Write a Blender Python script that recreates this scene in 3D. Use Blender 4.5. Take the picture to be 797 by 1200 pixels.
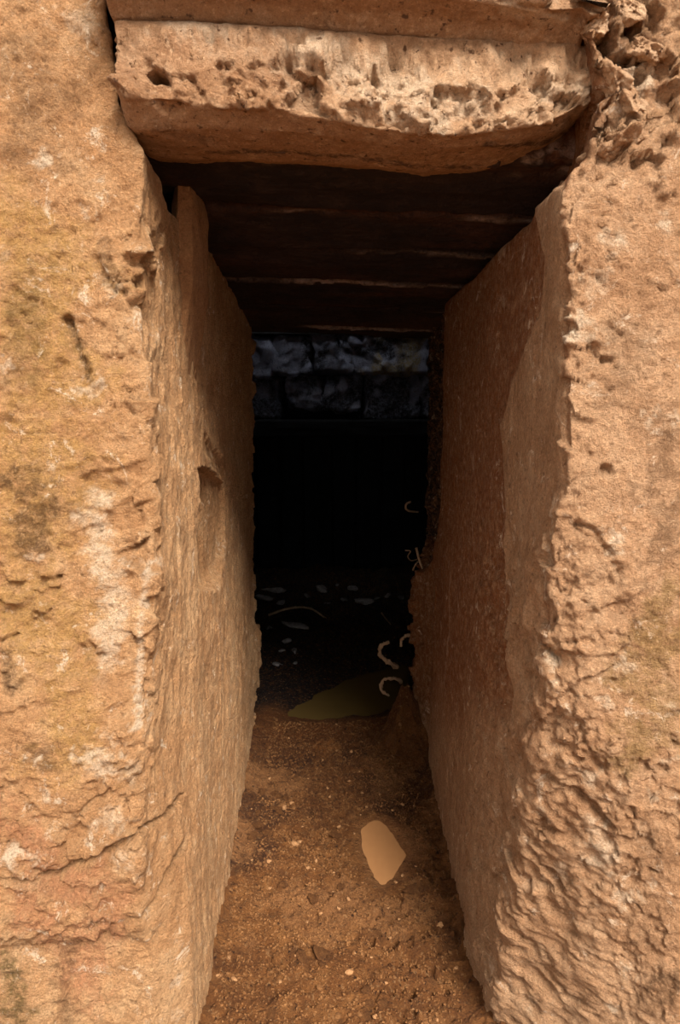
import bpy, math, random
import numpy as np
from mathutils import Vector

for o in list(bpy.data.objects):
    bpy.data.objects.remove(o)
scene = bpy.context.scene
COL = scene.collection
random.seed(7)
RNG = np.random.default_rng(11)
np.seterr(over='ignore')

# ------------------------------------------------------------------ camera
CAM_Z, PITCH, FPX = 1.5, math.radians(8.5), 800.0
cd = bpy.data.cameras.new('camera')
cd.sensor_fit = 'VERTICAL'
cd.sensor_height = 36.0
cd.lens = 36.0 * FPX / 1200.0
cd.clip_start = 0.02
cam = bpy.data.objects.new('camera', cd)
cam.location = (0, 0, CAM_Z)
cam.rotation_euler = (math.pi / 2 - PITCH, 0, 0)
COL.objects.link(cam)
scene.camera = cam

# ------------------------------------------------------------------ light
world = bpy.data.worlds.new('sky')
scene.world = world
world.use_nodes = True
bg = world.node_tree.nodes['Background']
bg.inputs[0].default_value = (1.0, 0.95, 0.90, 1)      # even, hazy sky
bg.inputs[1].default_value = 0.55
sl = bpy.data.lights.new('sun', 'SUN')
sl.energy = 3.5
sl.color = (1.0, 0.94, 0.87)
sl.angle = math.radians(24)
sun = bpy.data.objects.new('sun', sl)
sun.rotation_euler = Vector((-0.26, 0.68, -0.69)).to_track_quat('-Z', 'Y').to_euler()
COL.objects.link(sun)

vs = scene.view_settings
vs.view_transform = 'Standard'
vs.look = 'None'
vs.gamma = 1.0
vs.exposure = 1.6
vs.use_curve_mapping = False

# ------------------------------------------------------------------ pixel helpers (authoring only)
CP, SP = math.cos(PITCH), math.sin(PITCH)


def P(px, py, Y):
    """world point at distance Y in front of the camera seen at a photo pixel"""
    a, b = (px - 398.5) / FPX, (600.0 - py) / FPX
    d = np.array([a, CP + b * SP, -SP + b * CP])
    return np.array([0, 0, CAM_Z]) + d * (Y / d[1])


def PF(px, py, z=0.0):
    """world point on the level z"""
    a, b = (px - 398.5) / FPX, (600.0 - py) / FPX
    d = np.array([a, CP + b * SP, -SP + b * CP])
    return np.array([0, 0, CAM_Z]) + d * ((z - CAM_Z) / d[2])


def proj(V):
    x, y, z = V[..., 0], V[..., 1], V[..., 2] - CAM_Z
    zc = np.maximum(y * CP - z * SP, 1e-3)
    return 398.5 + FPX * x / zc, 600.0 - FPX * (y * SP + z * CP) / zc


# ------------------------------------------------------------------ noise
def _mix(h):
    h = (h ^ (h >> np.uint32(13))) * np.uint32(1274126177)
    h = (h ^ (h >> np.uint32(15))) * np.uint32(2246822519)
    return h ^ (h >> np.uint32(16))


def vnoise(p, seed=0):
    """value noise in -1..1"""
    p = np.asarray(p, np.float32)
    i = np.floor(p)
    f = p - i
    f = f * f * f * (f * (f * 6 - 15) + 10)
    i = i.astype(np.int32).astype(np.uint32)
    kx, ky, kz = np.uint32(374761393), np.uint32(668265263), np.uint32(2147483629)
    X = [i[..., 0] * kx, (i[..., 0] + np.uint32(1)) * kx]
    Y = [i[..., 1] * ky, (i[..., 1] + np.uint32(1)) * ky]
    Zz = [i[..., 2] * kz + np.uint32((seed * 974711) & 0xFFFFFFFF), (i[..., 2] + np.uint32(1)) * kz + np.uint32((seed * 974711) & 0xFFFFFFFF)]
    out = 0
    for dx in (0, 1):
        wx = f[..., 0] if dx else 1 - f[..., 0]
        for dy in (0, 1):
            wy = wx * (f[..., 1] if dy else 1 - f[..., 1])
            xy = X[dx] + Y[dy]
            for dz in (0, 1):
                wz = f[..., 2] if dz else 1 - f[..., 2]
                out = out + wy * wz * (_mix(xy + Zz[dz]).astype(np.float32) / np.float32(2147483647.5) - 1)
    return out


_RM = np.array([[0.36, 0.48, -0.8], [-0.8, 0.6, 0.0], [0.48, 0.64, 0.6]])


def fbm(p, scale, octv=4, seed=0, gain=0.5):
    q = np.asarray(p) * scale
    a, s, t = 1.0, 0, 0
    for k in range(octv):
        s = s + a * vnoise(q + 17.3 * k, seed + k)
        t += a
        a *= gain
        q = (q @ _RM.T) * 2.03
    return s / t


def ridged(p, scale, octv=4, seed=0):
    q = np.asarray(p) * scale
    a, s, t = 1.0, 0, 0
    for k in range(octv):
        s = s + a * (1 - 2 * np.abs(vnoise(q + 9.1 * k, seed + k)))
        t += a
        a *= 0.5
        q = (q @ _RM.T) * 2.1
    return s / t


def facets(p, scale, seed=0, tilt=0.5, where=None):
    """broken stone: every cell a tilted plane; returns height about -1..1 and distance to the cell border"""
    if where is not None:
        h = np.zeros(p.shape[:-1]); e = np.ones(p.shape[:-1])
        if where.any():
            h[where], e[where] = facets(p[where], scale, seed, tilt)
        return h, e
    q = np.asarray(p, np.float32) * np.float32(scale)
    q = q + 0.25 * np.stack([vnoise(q * 1.7, seed + 31), vnoise(q * 1.7, seed + 32), vnoise(q * 1.7, seed + 33)], -1)
    i = np.floor(q).astype(np.int32)
    fr = q - i
    iu = i.astype(np.uint32)
    d1 = np.full(q.shape[:-1], 9.0, np.float32)
    d2 = d1.copy()
    hgt = np.zeros(q.shape[:-1], np.float32)
    B = np.float32(1 / 1023.0)
    for dx in (-1, 0, 1):
        for dy in (-1, 0, 1):
            for dz in (-1, 0, 1):
                h = _mix((iu[..., 0] + np.uint32(dx & 0xFFFFFFFF)) * np.uint32(374761393) + (iu[..., 1] + np.uint32(dy & 0xFFFFFFFF)) * np.uint32(668265263) + (iu[..., 2] + np.uint32(dz & 0xFFFFFFFF)) * np.uint32(2147483629) + np.uint32((seed * 7919) & 0xFFFFFFFF))
                g = _mix(h + np.uint32(12345))
                vx = fr[..., 0] - dx - (h & np.uint32(1023)) * B
                vy = fr[..., 1] - dy - ((h >> np.uint32(10)) & np.uint32(1023)) * B
                vz = fr[..., 2] - dz - ((h >> np.uint32(20)) & np.uint32(1023)) * B
                d = np.sqrt(vx * vx + vy * vy + vz * vz)
                n0 = (g & np.uint32(255)) / np.float32(255) - .5
                n1 = ((g >> np.uint32(8)) & np.uint32(255)) / np.float32(255) - .5
                n2 = ((g >> np.uint32(16)) & np.uint32(255)) / np.float32(255) - .5
                hh = (g >> np.uint32(24)) / np.float32(255) - .5 + 2 * tilt * (vx * n0 + vy * n1 + vz * n2)
                near = d < d1
                d2 = np.where(near, d1, np.minimum(d2, d))
                hgt = np.where(near, hh, hgt)
                d1 = np.where(near, d, d1)
    return hgt, d2 - d1


def sstep(a, b, x):
    t = np.clip((x - a) / (b - a), 0, 1)
    return t * t * (3 - 2 * t)


def dist_poly(V, pts):
    """distance of every vertex to a polyline of 3D points"""
    best = np.full(V.shape[:-1], 1e9)
    pts = [np.asarray(p) for p in pts]
    for a, b in zip(pts[:-1], pts[1:]):
        ab = b - a
        t = np.clip(((V - a) @ ab) / max(ab @ ab, 1e-12), 0, 1)
        d = np.linalg.norm(V - (a + t[..., None] * ab), axis=-1)
        best = np.minimum(best, d)
    return best


# ------------------------------------------------------------------ grid surfaces
class Grid:
    """rows x cols of control points, refined to a dense sheet of real geometry"""

    def __init__(s, ctrl, nc, nr, soft_c=0, soft_r=0):
        ctrl = np.asarray(ctrl, float)
        R, C = ctrl.shape[:2]

        def ramp(n_list):
            out = [0.0]
            for k, n in enumerate(n_list):
                out += list(k + (np.arange(n) + 1) / n)
            return np.array(out)
        u, v = ramp(nc), ramp(nr)
        iu = np.minimum(u.astype(int), C - 2)
        fu = (u - iu)[None, :, None]
        iv = np.minimum(v.astype(int), R - 2)
        fv = (v - iv)[:, None, None]
        A = ctrl[:, iu] * (1 - fu) + ctrl[:, iu + 1] * fu
        V = A[iv] * (1 - fv) + A[iv + 1] * fv
        for _ in range(soft_c):
            V[:, 1:-1] = 0.25 * V[:, :-2] + 0.5 * V[:, 1:-1] + 0.25 * V[:, 2:]
        for _ in range(soft_r):
            V[1:-1] = 0.25 * V[:-2] + 0.5 * V[1:-1] + 0.25 * V[2:]
        s.V = V
        s.u, s.v = u, v
        s.disp = np.zeros(V.shape[:2])
        s.att = {}
        du = np.gradient(V, axis=1)
        dv = np.gradient(V, axis=0)
        n = np.cross(du, dv)
        n /= np.maximum(np.linalg.norm(n, axis=-1, keepdims=True), 1e-9)
        s.N = n
        s.px, s.py = proj(V)

    def flip(s):
        s.N = -s.N
        return s

    def at(s, x, y):
        d = (s.px - x) ** 2 + (s.py - y) ** 2
        d = d + 1e6 * (s.N[..., 1] * s.V[..., 1] + s.N[..., 0] * s.V[..., 0] + s.N[..., 2] * (s.V[..., 2] - CAM_Z) > 0)
        return s.V.reshape(-1, 3)[np.argmin(d)]

    def line(s, pix):
        return [s.at(*p) for p in pix]

    def crack(s, pix, width, depth, jit=0.006, seed=0, jscale=35):
        d = dist_poly(s.V, s.line(pix))
        w = d < width + jit * 1.5
        if w.any():
            dd = d[w] + jit * fbm(s.V[w], jscale, 3, seed) * 1.4
            vary = .65 + .6 * fbm(s.V[w], 18, 2, seed + 50)
            s.disp[w] -= depth * vary * (1 - sstep(0, width, np.abs(dd)))

    def blob(s, x, y, r, amt, seed=0, rough=0.35, edge=0.5, pts=None):
        d = dist_poly(s.V, s.line(pts)) if pts else np.linalg.norm(s.V - s.at(x, y), axis=-1)
        w = d < r * (1 + rough)
        if w.any():
            s.disp[w] += amt * (1 - sstep(1 - edge, 1.0, d[w] / r + rough * fbm(s.V[w], 1.1 / r, 4, seed)))

    def paint(s, name, pix, r, amt=1.0, seed=0, rough=1.3, edge=0.7, fs=None):
        a = s.att.setdefault(name, np.zeros(s.V.shape[:2]))
        L = s.line(pix)
        d = dist_poly(s.V, L if len(L) > 1 else L * 2)
        w = d < r * (1.1 + rough)
        if w.any():
            dd = d[w] / r + 1.5 * rough * fbm(s.V[w], fs or 1.5 / r, 5, seed, .7) + .15
            a[w] = np.maximum(a[w], amt * (1 - sstep(1 - edge, 1.0, dd)))

    def poly(s, pix):
        """signed inside mask (metres, >0 inside) of a photo outline laid on the surface: even-odd over grid coordinates"""
        pix = np.array(pix, float)
        x, y = s.px, s.py
        ins = np.zeros(x.shape, bool)
        n = len(pix)
        for i in range(n):
            x0, y0 = pix[i]
            x1, y1 = pix[(i + 1) % n]
            if y0 == y1:
                continue
            c = ((y0 > y) != (y1 > y)) & (x < (x1 - x0) * (y - y0) / (y1 - y0) + x0)
            ins ^= c
        d = dist_poly(s.V, s.line([tuple(p) for p in pix] + [tuple(pix[0])]))
        return np.where(ins, d, -d)

    def apply(s):
        s.V = s.V + s.N * s.disp[..., None]

    def build(s, name, mat, parent=None, close_u=False):
        R, C = s.V.shape[:2]
        idx = np.arange(R * C).reshape(R, C)
        a, b, c, d = idx[:-1, :-1], idx[:-1, 1:], idx[1:, 1:], idx[1:, :-1]
        quads = np.stack([a, b, c, d], -1).reshape(-1, 4)
        return mesh_np(name, s.V.reshape(-1, 3), quads, mat, parent, {k: v.reshape(-1) for k, v in s.att.items()})


def mesh_np(name, V, quads, mat, parent=None, att=None, smooth=True):
    me = bpy.data.meshes.new(name)
    nq = len(quads)
    k = quads.shape[1]
    me.vertices.add(len(V))
    me.vertices.foreach_set('co', np.ascontiguousarray(V, np.float32).ravel())
    me.loops.add(nq * k)
    me.loops.foreach_set('vertex_index', np.ascontiguousarray(quads, np.int32).ravel())
    me.polygons.add(nq)
    me.polygons.foreach_set('loop_start', np.arange(0, nq * k, k, dtype=np.int32))
    me.polygons.foreach_set('loop_total', np.full(nq, k, np.int32))
    me.polygons.foreach_set('use_smooth', np.full(nq, smooth, bool))
    me.update(calc_edges=True)
    for n, v in (att or {}).items():
        at = me.attributes.new(n, 'FLOAT', 'POINT')
        at.data.foreach_set('value', np.ascontiguousarray(v, np.float32).ravel())
    me.materials.append(mat)
    o = bpy.data.objects.new(name, me)
    COL.objects.link(o)
    if parent:
        o.parent = parent
    return o


def tag(o, label=None, cat=None, group=None, kind=None):
    if label: o['label'] = label
    if cat: o['category'] = cat
    if group: o['group'] = group
    if kind: o['kind'] = kind
    return o


# ------------------------------------------------------------------ materials
def srgb(r, g, b):
    f = lambda c: (c / 255 / 12.92) if c / 255 <= 0.04045 else ((c / 255 + 0.055) / 1.055) ** 2.4
    return (f(r), f(g), f(b), 1)


def rock(name, cols, patches=(), rough=0.9, bump=0.8, fine=160.0, speck=0.25, big=2.2, spec=0.25, speckcol=None, mid=14.0, pitcol=None, grain=0.8, fleck=None):
    """cols: dark, middle, light of the mineral; patches: (attribute, colour) of stains, dirt, bare stone and painted-in light and shade"""
    m = bpy.data.materials.new(name)
    m.use_nodes = True
    nt = m.node_tree
    N, L = nt.nodes, nt.links
    bsdf = N['Principled BSDF']
    bsdf.inputs['Roughness'].default_value = rough
    bsdf.inputs['Specular IOR Level'].default_value = spec
    tc = N.new('ShaderNodeTexCoord')

    def noise(scale, det=6, rgh=0.6, dist=0.0):
        n = N.new('ShaderNodeTexNoise')
        n.inputs['Scale'].default_value = scale
        n.inputs['Detail'].default_value = det
        n.inputs['Roughness'].default_value = rgh
        n.inputs['Distortion'].default_value = dist
        L.new(tc.outputs['Object'], n.inputs['Vector'])
        return n.outputs['Fac']

    def ramp(fac, stops):
        r = N.new('ShaderNodeValToRGB')
        els = r.color_ramp.elements
        while len(els) < len(stops):
            els.new(0.5)
        for e, (p, c) in zip(els, stops):
            e.position = p
            e.color = c
        L.new(fac, r.inputs[0])
        return r.outputs[0]

    def mix(fac, a, b, mode='MIX'):
        x = N.new('ShaderNodeMix')
        x.data_type = 'RGBA'
        x.blend_type = mode
        for sock, v in ((x.inputs[0], fac), (x.inputs[6], a), (x.inputs[7], b)):
            if hasattr(v, 'node'):
                L.new(v, sock)
            else:
                sock.default_value = v
        return x.outputs[2]

    W, K = (1, 1, 1, 1), (0, 0, 0, 1)
    c = ramp(noise(big, 8, 0.62, 0.4), [(0.30, cols[0]), (0.5, cols[1]), (0.72, cols[2])])
    c2 = ramp(noise(mid, 8, 0.7), [(0.30, cols[0]), (0.48, cols[1]), (0.70, cols[2])])
    c = mix(0.55, c, c2)
    for an, pc in patches:
        at = N.new('ShaderNodeAttribute')
        at.attribute_name = an
        f = mix(1.0, at.outputs['Fac'], ramp(noise(45, 8, 0.8), [(0.36, (.12, .12, .12, 1)), (0.54, W)]), 'MULTIPLY')
        bw = N.new('ShaderNodeRGBToBW')
        L.new(f, bw.inputs[0])
        c = mix(bw.outputs[0], c, pc)
    # grains: mottling, pale grit and dark pits, the pits also painting in cavity shadows
    c = mix(grain, c, ramp(noise(70, 8, 0.8), [(0.28, (.42, .38, .34, 1)), (0.47, (.92, .92, .92, 1)), (0.55, (1, 1, 1, 1)), (0.72, (1.35, 1.36, 1.38, 1))]), 'MULTIPLY')
    c = mix(grain, c, ramp(noise(230, 4, 0.85), [(0.30, (.50, .46, .42, 1)), (0.48, (.95, .95, .95, 1)), (0.56, (1.02, 1.02, 1.02, 1)), (0.70, (1.45, 1.47, 1.5, 1))]), 'MULTIPLY')
    g3 = ramp(noise(26, 10, 0.85), [(0.36, W), (0.42, K)])
    b3 = N.new('ShaderNodeMath'); b3.operation = 'MULTIPLY'; b3.inputs[1].default_value = .75 * grain
    L.new(g3, b3.inputs[0])
    c = mix(b3.outputs[0], c, pitcol or tuple(x * .55 for x in cols[0][:3]) + (1,))
    if fleck:
        g4 = ramp(noise(17, 10, 0.82, .6), [(0.575, K), (0.63, W)])
        b4 = N.new('ShaderNodeMath'); b4.operation = 'MULTIPLY'; b4.inputs[1].default_value = .75
        L.new(g4, b4.inputs[0])
        c = mix(b4.outputs[0], c, fleck)
    g1 = ramp(noise(fine * .55, 3, 0.6), [(0.60, K), (0.68, W)])
    g2 = ramp(noise(fine * .42, 3, 0.6), [(0.31, W), (0.39, K)])
    b1 = N.new('ShaderNodeMath'); b1.operation = 'MULTIPLY'; b1.inputs[1].default_value = speck
    L.new(g1, b1.inputs[0])
    c = mix(b1.outputs[0], c, speckcol or cols[2])
    b2 = N.new('ShaderNodeMath'); b2.operation = 'MULTIPLY'; b2.inputs[1].default_value = min(1, speck * 2.2)
    L.new(g2, b2.inputs[0])
    c = mix(b2.outputs[0], c, pitcol or tuple(x * .45 for x in cols[0][:3]) + (1,))
    L.new(c, bsdf.inputs['Base Color'])
    # fine relief
    add = N.new('ShaderNodeMath'); add.operation = 'ADD'
    L.new(noise(fine, 6, 0.7), add.inputs[0])
    mm = N.new('ShaderNodeMath'); mm.operation = 'MULTIPLY'; mm.inputs[1].default_value = 3.0
    L.new(noise(38, 10, 0.78), mm.inputs[0])
    L.new(mm.outputs[0], add.inputs[1])
    bp = N.new('ShaderNodeBump')
    bp.inputs['Strength'].default_value = bump
    bp.inputs['Distance'].default_value = 0.02
    L.new(add.outputs[0], bp.inputs['Height'])
    L.new(bp.outputs[0], bsdf.inputs['Normal'])
    return m


STONE = (srgb(164, 114, 70), srgb(208, 156, 106), srgb(232, 190, 142))
PALE = srgb(240, 212, 178)
STAIN_SHADE = srgb(96, 66, 36)
M_left = rock('ochre_limestone', STONE, [('yellow', srgb(192, 146, 84)), ('red', srgb(198, 136, 94)), ('stain_shade', STAIN_SHADE), ('moss', srgb(112, 88, 44)), ('pale', PALE)], fleck=srgb(246, 222, 190), bump=.95)
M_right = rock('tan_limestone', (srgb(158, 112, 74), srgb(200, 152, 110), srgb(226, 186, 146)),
               [('jamb_shade', srgb(146, 86, 42)), ('stain_shade', srgb(104, 72, 42)), ('moss', srgb(150, 116, 66)), ('soil', srgb(40, 26, 16)), ('pale', PALE)], fleck=srgb(244, 216, 184), bump=.95)
M_lintel = rock('broken_conglomerate', (srgb(160, 112, 74), srgb(212, 166, 124), srgb(242, 208, 170)),
                [('smooth', srgb(182, 134, 92)), ('stain_shade', srgb(70, 44, 24)), ('pale', PALE)], bump=0.9, speck=0.5, speckcol=srgb(232, 190, 146), grain=.65)
M_beam = rock('blackened_timber', (srgb(22, 16, 15), srgb(44, 33, 30), srgb(78, 60, 54)), [('rust', srgb(112, 70, 44)), ('lit_edge_mortar', srgb(180, 158, 146))], bump=0.7, speck=0.3, rough=.8)
M_post = rock('grey_brown_stone', (srgb(126, 86, 52), srgb(160, 114, 74), srgb(186, 140, 96)), bump=.7)
M_floor = rock('brown_mud', (srgb(74, 42, 18), srgb(124, 76, 34), srgb(172, 118, 66)),
               [('dark', srgb(58, 30, 12)), ('dry', srgb(158, 108, 64)), ('orange', srgb(128, 74, 30)), ('black', srgb(30, 24, 24))], bump=0.9, fine=140, speck=.4, rough=.75, speckcol=srgb(190, 146, 98))
M_ground = rock('outer_ground', (srgb(110, 72, 40), srgb(150, 104, 64), srgb(180, 134, 90)), bump=.6)
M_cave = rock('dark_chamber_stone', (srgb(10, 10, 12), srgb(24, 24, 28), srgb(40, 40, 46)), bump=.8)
M_blue = rock('blue_grey_stone', (srgb(110, 118, 146), srgb(160, 170, 200), srgb(196, 204, 226)), [('ochre', srgb(170, 150, 84)), ('soot', srgb(20, 20, 26))], bump=.8, speck=.4)
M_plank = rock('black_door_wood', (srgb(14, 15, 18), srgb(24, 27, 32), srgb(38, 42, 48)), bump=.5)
M_peb = rock('pale_pebble', (srgb(124, 82, 48), srgb(164, 118, 76), srgb(204, 162, 116)), bump=.5)
M_pebd = rock('brown_pebble', (srgb(90, 56, 28), srgb(126, 84, 46), srgb(160, 114, 70)), bump=.6)
M_rub = rock('rubble_stone', (srgb(96, 92, 94), srgb(146, 140, 138), srgb(186, 178, 172)), bump=.6)
M_root = rock('pale_root', (srgb(130, 100, 74), srgb(168, 138, 108), srgb(200, 172, 140)), bump=.5)


def water(name, col, rough=0.06):
    m = bpy.data.materials.new(name)
    m.use_nodes = True
    nt = m.node_tree
    b = nt.nodes['Principled BSDF']
    n = nt.nodes.new('ShaderNodeTexNoise')
    n.inputs['Scale'].default_value = 9
    r = nt.nodes.new('ShaderNodeValToRGB')
    r.color_ramp.elements[0].color = tuple(c * .85 for c in col[:3]) + (1,)
    r.color_ramp.elements[1].color = col
    nt.links.new(n.outputs[0], r.inputs[0])
    nt.links.new(r.outputs[0], b.inputs['Base Color'])
    b.inputs['Roughness'].default_value = rough
    b.inputs['Specular IOR Level'].default_value = 0.5
    b.inputs['IOR'].default_value = 1.33
    return m


M_w1 = water('silty_water', srgb(164, 118, 76), .12)
M_w2 = water('olive_water', srgb(100, 80, 44), .05)

# ================================================================== LEFT WALL
YL = 1.30
cl = [(104, -420), (112, -120), (120, 0), (130, 60), (138, 125), (152, 158), (165, 176), (164, 240), (163, 300), (165, 450), (174, 600), (182, 700), (173, 800), (166, 900), (166, 1000), (160, 1085), (172, 1112), (168, 1250)]
rows = []
for k, (x, y) in enumerate(cl):
    c = P(x, y, YL)
    z = c[2]
    t = np.clip(z / 2.0, 0, 1)
    if z > 1.985:      # above the jamb's top the wall stands back from the passage
        j1, j2, j3 = (c[0] - .10, 1.62, z), (-0.62, 2.3, z), (-0.62, 3.12, z)
        je = (-1.7, 3.22, z)
    else:
        j1 = (-.342 - .024 * t, 1.62, z)
        j2 = (-.378 - .002 * t, 2.3, z)
        j3 = (-.412 + .02 * t, 3.12, z)
        je = (-1.7, 3.22, z)
    yo = 0.05 if y > 1100 else 0.0
    lw = float(1 - sstep(.35, .75, z))
    j0 = (lw * -.350 + (1 - lw) * (c[0] * .62 + j1[0] * .38), 1.42, z)
    rows.append([(-3.2, 1.18 + yo, z), (-0.72, 1.26 + yo, z), (c[0], YL + yo, z), j0, j1, j2, j3, je])
rows.append([(p[0], p[1], -0.1) for p in rows[-1]])
rows = rows[::-1]
zs = [r[2][2] for r in rows]
nr = [max(2, int(round((b - a) / (0.0045 if b < 2.35 else 0.02)))) for a, b in zip(zs[:-1], zs[1:])]
G = Grid(rows, [60, 74, 30, 50, 140, 150, 40], nr, soft_c=3, soft_r=6)
dr_ = .075 * sstep(1.36, 1.60, G.V[..., 1]) * (1 - sstep(1.80, 2.0, G.V[..., 1])) * sstep(1.6, 1.95, G.V[..., 2]) * (1 - sstep(2.02, 2.3, G.V[..., 2]))
G.V[..., 2] -= dr_ * (1 + .5 * fbm(G.V, 14, 4, 77))
G.px, G.py = proj(G.V)
# normals must look out of the stone
if (G.N[G.N.shape[0] // 2, 90] @ np.array([0, -1, 0])) < 0:
    G.flip()
V = G.V
front = 1 - sstep(1.95, 2.1, np.broadcast_to(G.u, G.px.shape))     # 1 on the outer face, 0 in the passage
jamb = 1 - front
G.disp += front * (0.016 * fbm(V, 3.5, 5, 1) + 0.010 * ridged(V, 11, 5, 2) + 0.007 * ridged(V, 34, 3, 4) + 0.006 * fbm(V, 55, 3, 3, .7))
Vs = V * np.array([1, 1, .35])
G.disp += jamb * (0.012 * fbm(Vs, 4, 4, 5) + 0.006 * ridged(Vs, 22, 4, 6) + 0.004 * fbm(Vs, 75, 3, 7, .7))
# ragged rim where the stone is broken, along the corner
fh, fb = facets(V, 16, 5, .8)
rim = np.exp(-(dist_poly(V, G.line([(163, 240), (163, 300), (165, 450), (174, 600), (182, 700), (173, 800), (166, 900)])) / .05) ** 2)
G.disp += rim * 0.020 * fh
ch = sstep(.0, .3, fbm(V, 5, 3, 27)) * front
G.disp += ch * .010 * facets(V, 34, 28, .9, (ch > .02) & (V[..., 0] > -.8))[0]
low = sstep(880, 980, G.py) * (1 - sstep(1090, 1110, G.py))
G.disp += low * front * 0.022 * fh
# chipped scab: bare pale stone beside the corner
m1 = G.poly([(92, 560), (168, 540), (182, 700), (166, 812), (90, 785), (82, 680)])
m1n = m1 + .012 * fbm(V, 24, 4, 8)
sc = sstep(0, .006, m1n) * front
G.disp += sc * (-0.008 + .008 * fh)
# raised crust left of it
m2 = G.poly([(20, 760), (88, 785), (165, 815), (165, 905), (60, 960), (0, 900), (0, 780)]) + .012 * fbm(V, 20, 4, 9)
G.disp += sstep(0, .01, m2) * .008 * front
# cracks
G.crack([(0, 1032), (40, 1034), (80, 1018), (120, 1000), (165, 972), (190, 956), (214, 930)], .011, .05, .008, 1)
G.crack([(95, 948), (125, 925), (165, 885)], .007, .012, .006, 2)
G.crack([(158, 1082), (180, 1055), (200, 1010), (216, 985)], .013, .045, .012, 3)
G.crack([(0, 1102), (40, 1098), (90, 1090), (160, 1082)], .012, .022, .010, 4)
G.crack([(80, 1100), (82, 1150), (78, 1198)], .006, .010, .006, 5)
G.crack([(0, 507), (76, 508)], .004, .006, .003, 6)
G.crack([(78, 375), (90, 408), (104, 435)], .011, .026, .006, 7)
G.crack([(112, 303), (122, 322), (140, 345)], .008, .02, .006, 8)
G.crack([(140, 328), (160, 332)], .006, .016, .004, 9)
G.crack([(86, 628), (130, 618), (170, 590)], .006, .010, .008, 10)
G.crack([(0, 752), (20, 745)], .006, .014, .006, 11)
# passage face: grooves, crack over the slot, the slot with its hole
G.crack([(225, 302), (227, 330), (230, 358)], .014, 0.0100, .005, 12)
G.crack([(229, 440), (236, 470), (236, 500), (231, 540)], .014, 0.0110, .007, 13)
G.crack([(250, 690), (256, 760), (257, 830), (250, 860)], .014, 0.0080, .012, 14)
G.crack([(272, 470), (274, 520), (270, 600)], .014, 0.0050, .012, 15)
G.crack([(205, 250), (215, 330), (205, 420)], .014, 0.0050, .010, 16)
G.crack([(190, 330), (197, 380), (190, 420)], .014, 0.0040, .010, 17)
G.blob(0, 0, .035, -.012, 21, .6, .6, pts=[(240, 520), (255, 545), (262, 560)])
sl_ = G.poly([(231, 556), (246, 548), (262, 566), (263, 640), (258, 690), (231, 694)]) + .006 * fbm(V, 40, 3, 22)
yin = sstep(0, .012, sl_) * sstep(.95, 1.03, V[..., 2])
along = np.clip((V[..., 1] - 1.82) / .40, 0, 1)
G.disp -= yin * .062 * (1 - .8 * along)
ho = G.poly([(229, 550), (238, 546), (247, 550), (247, 561), (230, 562)]) + .004 * fbm(V, 50, 3, 23)
G.disp -= sstep(0, .008, ho) * .26
G.blob(116, 1038, .017, -.016, 24, .15, .4)
# ledge chips at the top edge
G.blob(0, 0, .03, -.02, 25, .7, .5, pts=[(215, 255), (228, 275), (240, 290)])
# inner end of the wall is crumbly
endm = np.exp(-((V[..., 1] - 3.1) / .10) ** 2) * jamb
G.disp += endm * (.016 * fh + .012 * fbm(V, 14, 4, 26)) + .03 * np.exp(-(np.linalg.norm(V - P(300, 770, 3.08), axis=-1) / .16) ** 2)
# marks
for x, y, r, a in [(52, 187, .020, .9), (118, 212, .012, .8), (100, 250, .012, .7), (12, 430, .02, .8), (62, 545, .013, .8), (112, 452, .022, .8), (40, 650, .018, .9), (100, 455, .02, .7),
                   (120, 880, .05, .8), (95, 880, .02, .8), (44, 888, .014, .8), (15, 1000, .025, .9), (44, 1002, .02, .8), (130, 960, .04, .6), (60, 930, .02, .7), (150, 1000, .04, .5), (8, 300, .02, .5),
                   (135, 345, .02, .6), (160, 370, .016, .6), (90, 30, .04, .5), (205, 1150, .02, .7), (150, 900, .03, .5), (180, 655, .03, .6), (206, 1190, .02, .4)]:
    G.paint('pale', [(x, y)], r, a, int(x * 7 + y))
G.paint('pale', [(175, 660), (166, 720), (163, 800), (162, 850)], .012, .9, 3, 1.0)
G.paint('pale', [(110, 600), (130, 700), (130, 770)], .05, .75, 4, .9)
G.paint('pale', [(226, 640), (222, 700)], .008, .8, 5)
G.paint('yellow', [(0, 250), (60, 330), (60, 520), (30, 700), (60, 800), (70, 850)], .13, .85, 6, .9)
G.paint('red', [(0, 950), (60, 1040), (120, 1050), (100, 1150), (40, 1060)], .09, .8, 7, .7)
G.paint('stain_shade', [(20, 60), (30, 160), (60, 100)], .09, .45, 8, .9)  # vignette-like darkness of the upper left, painted in brown
G.paint('stain_shade', [(20, 560), (60, 590), (40, 630)], .05, .75, 9, 1.1)
G.paint('stain_shade', [(84, 375), (92, 410), (105, 440)], .013, .85, 10, .8)
G.paint('stain_shade', [(5, 770), (20, 800)], .03, .7, 11, 1)
G.paint('stain_shade', [(40, 880), (60, 890)], .04, .6, 12, 1)
G.paint('stain_shade', [(82, 1100), (75, 1150), (80, 1200)], .03, .6, 13, 1)
G.paint('stain_shade', [(120, 290), (140, 340)], .02, .6, 14, 1)
G.paint('moss', [(5, 1130), (20, 1190)], .05, .9, 15, .8)
G.paint('moss', [(45, 350), (55, 400), (20, 440)], .06, .45, 16, 1)
G.apply()
wl = G.build('wall_left', M_left)
tag(wl, 'ochre limestone wall and passage side left of the opening, with slot and diagonal cracks', None, kind='structure')

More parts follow.
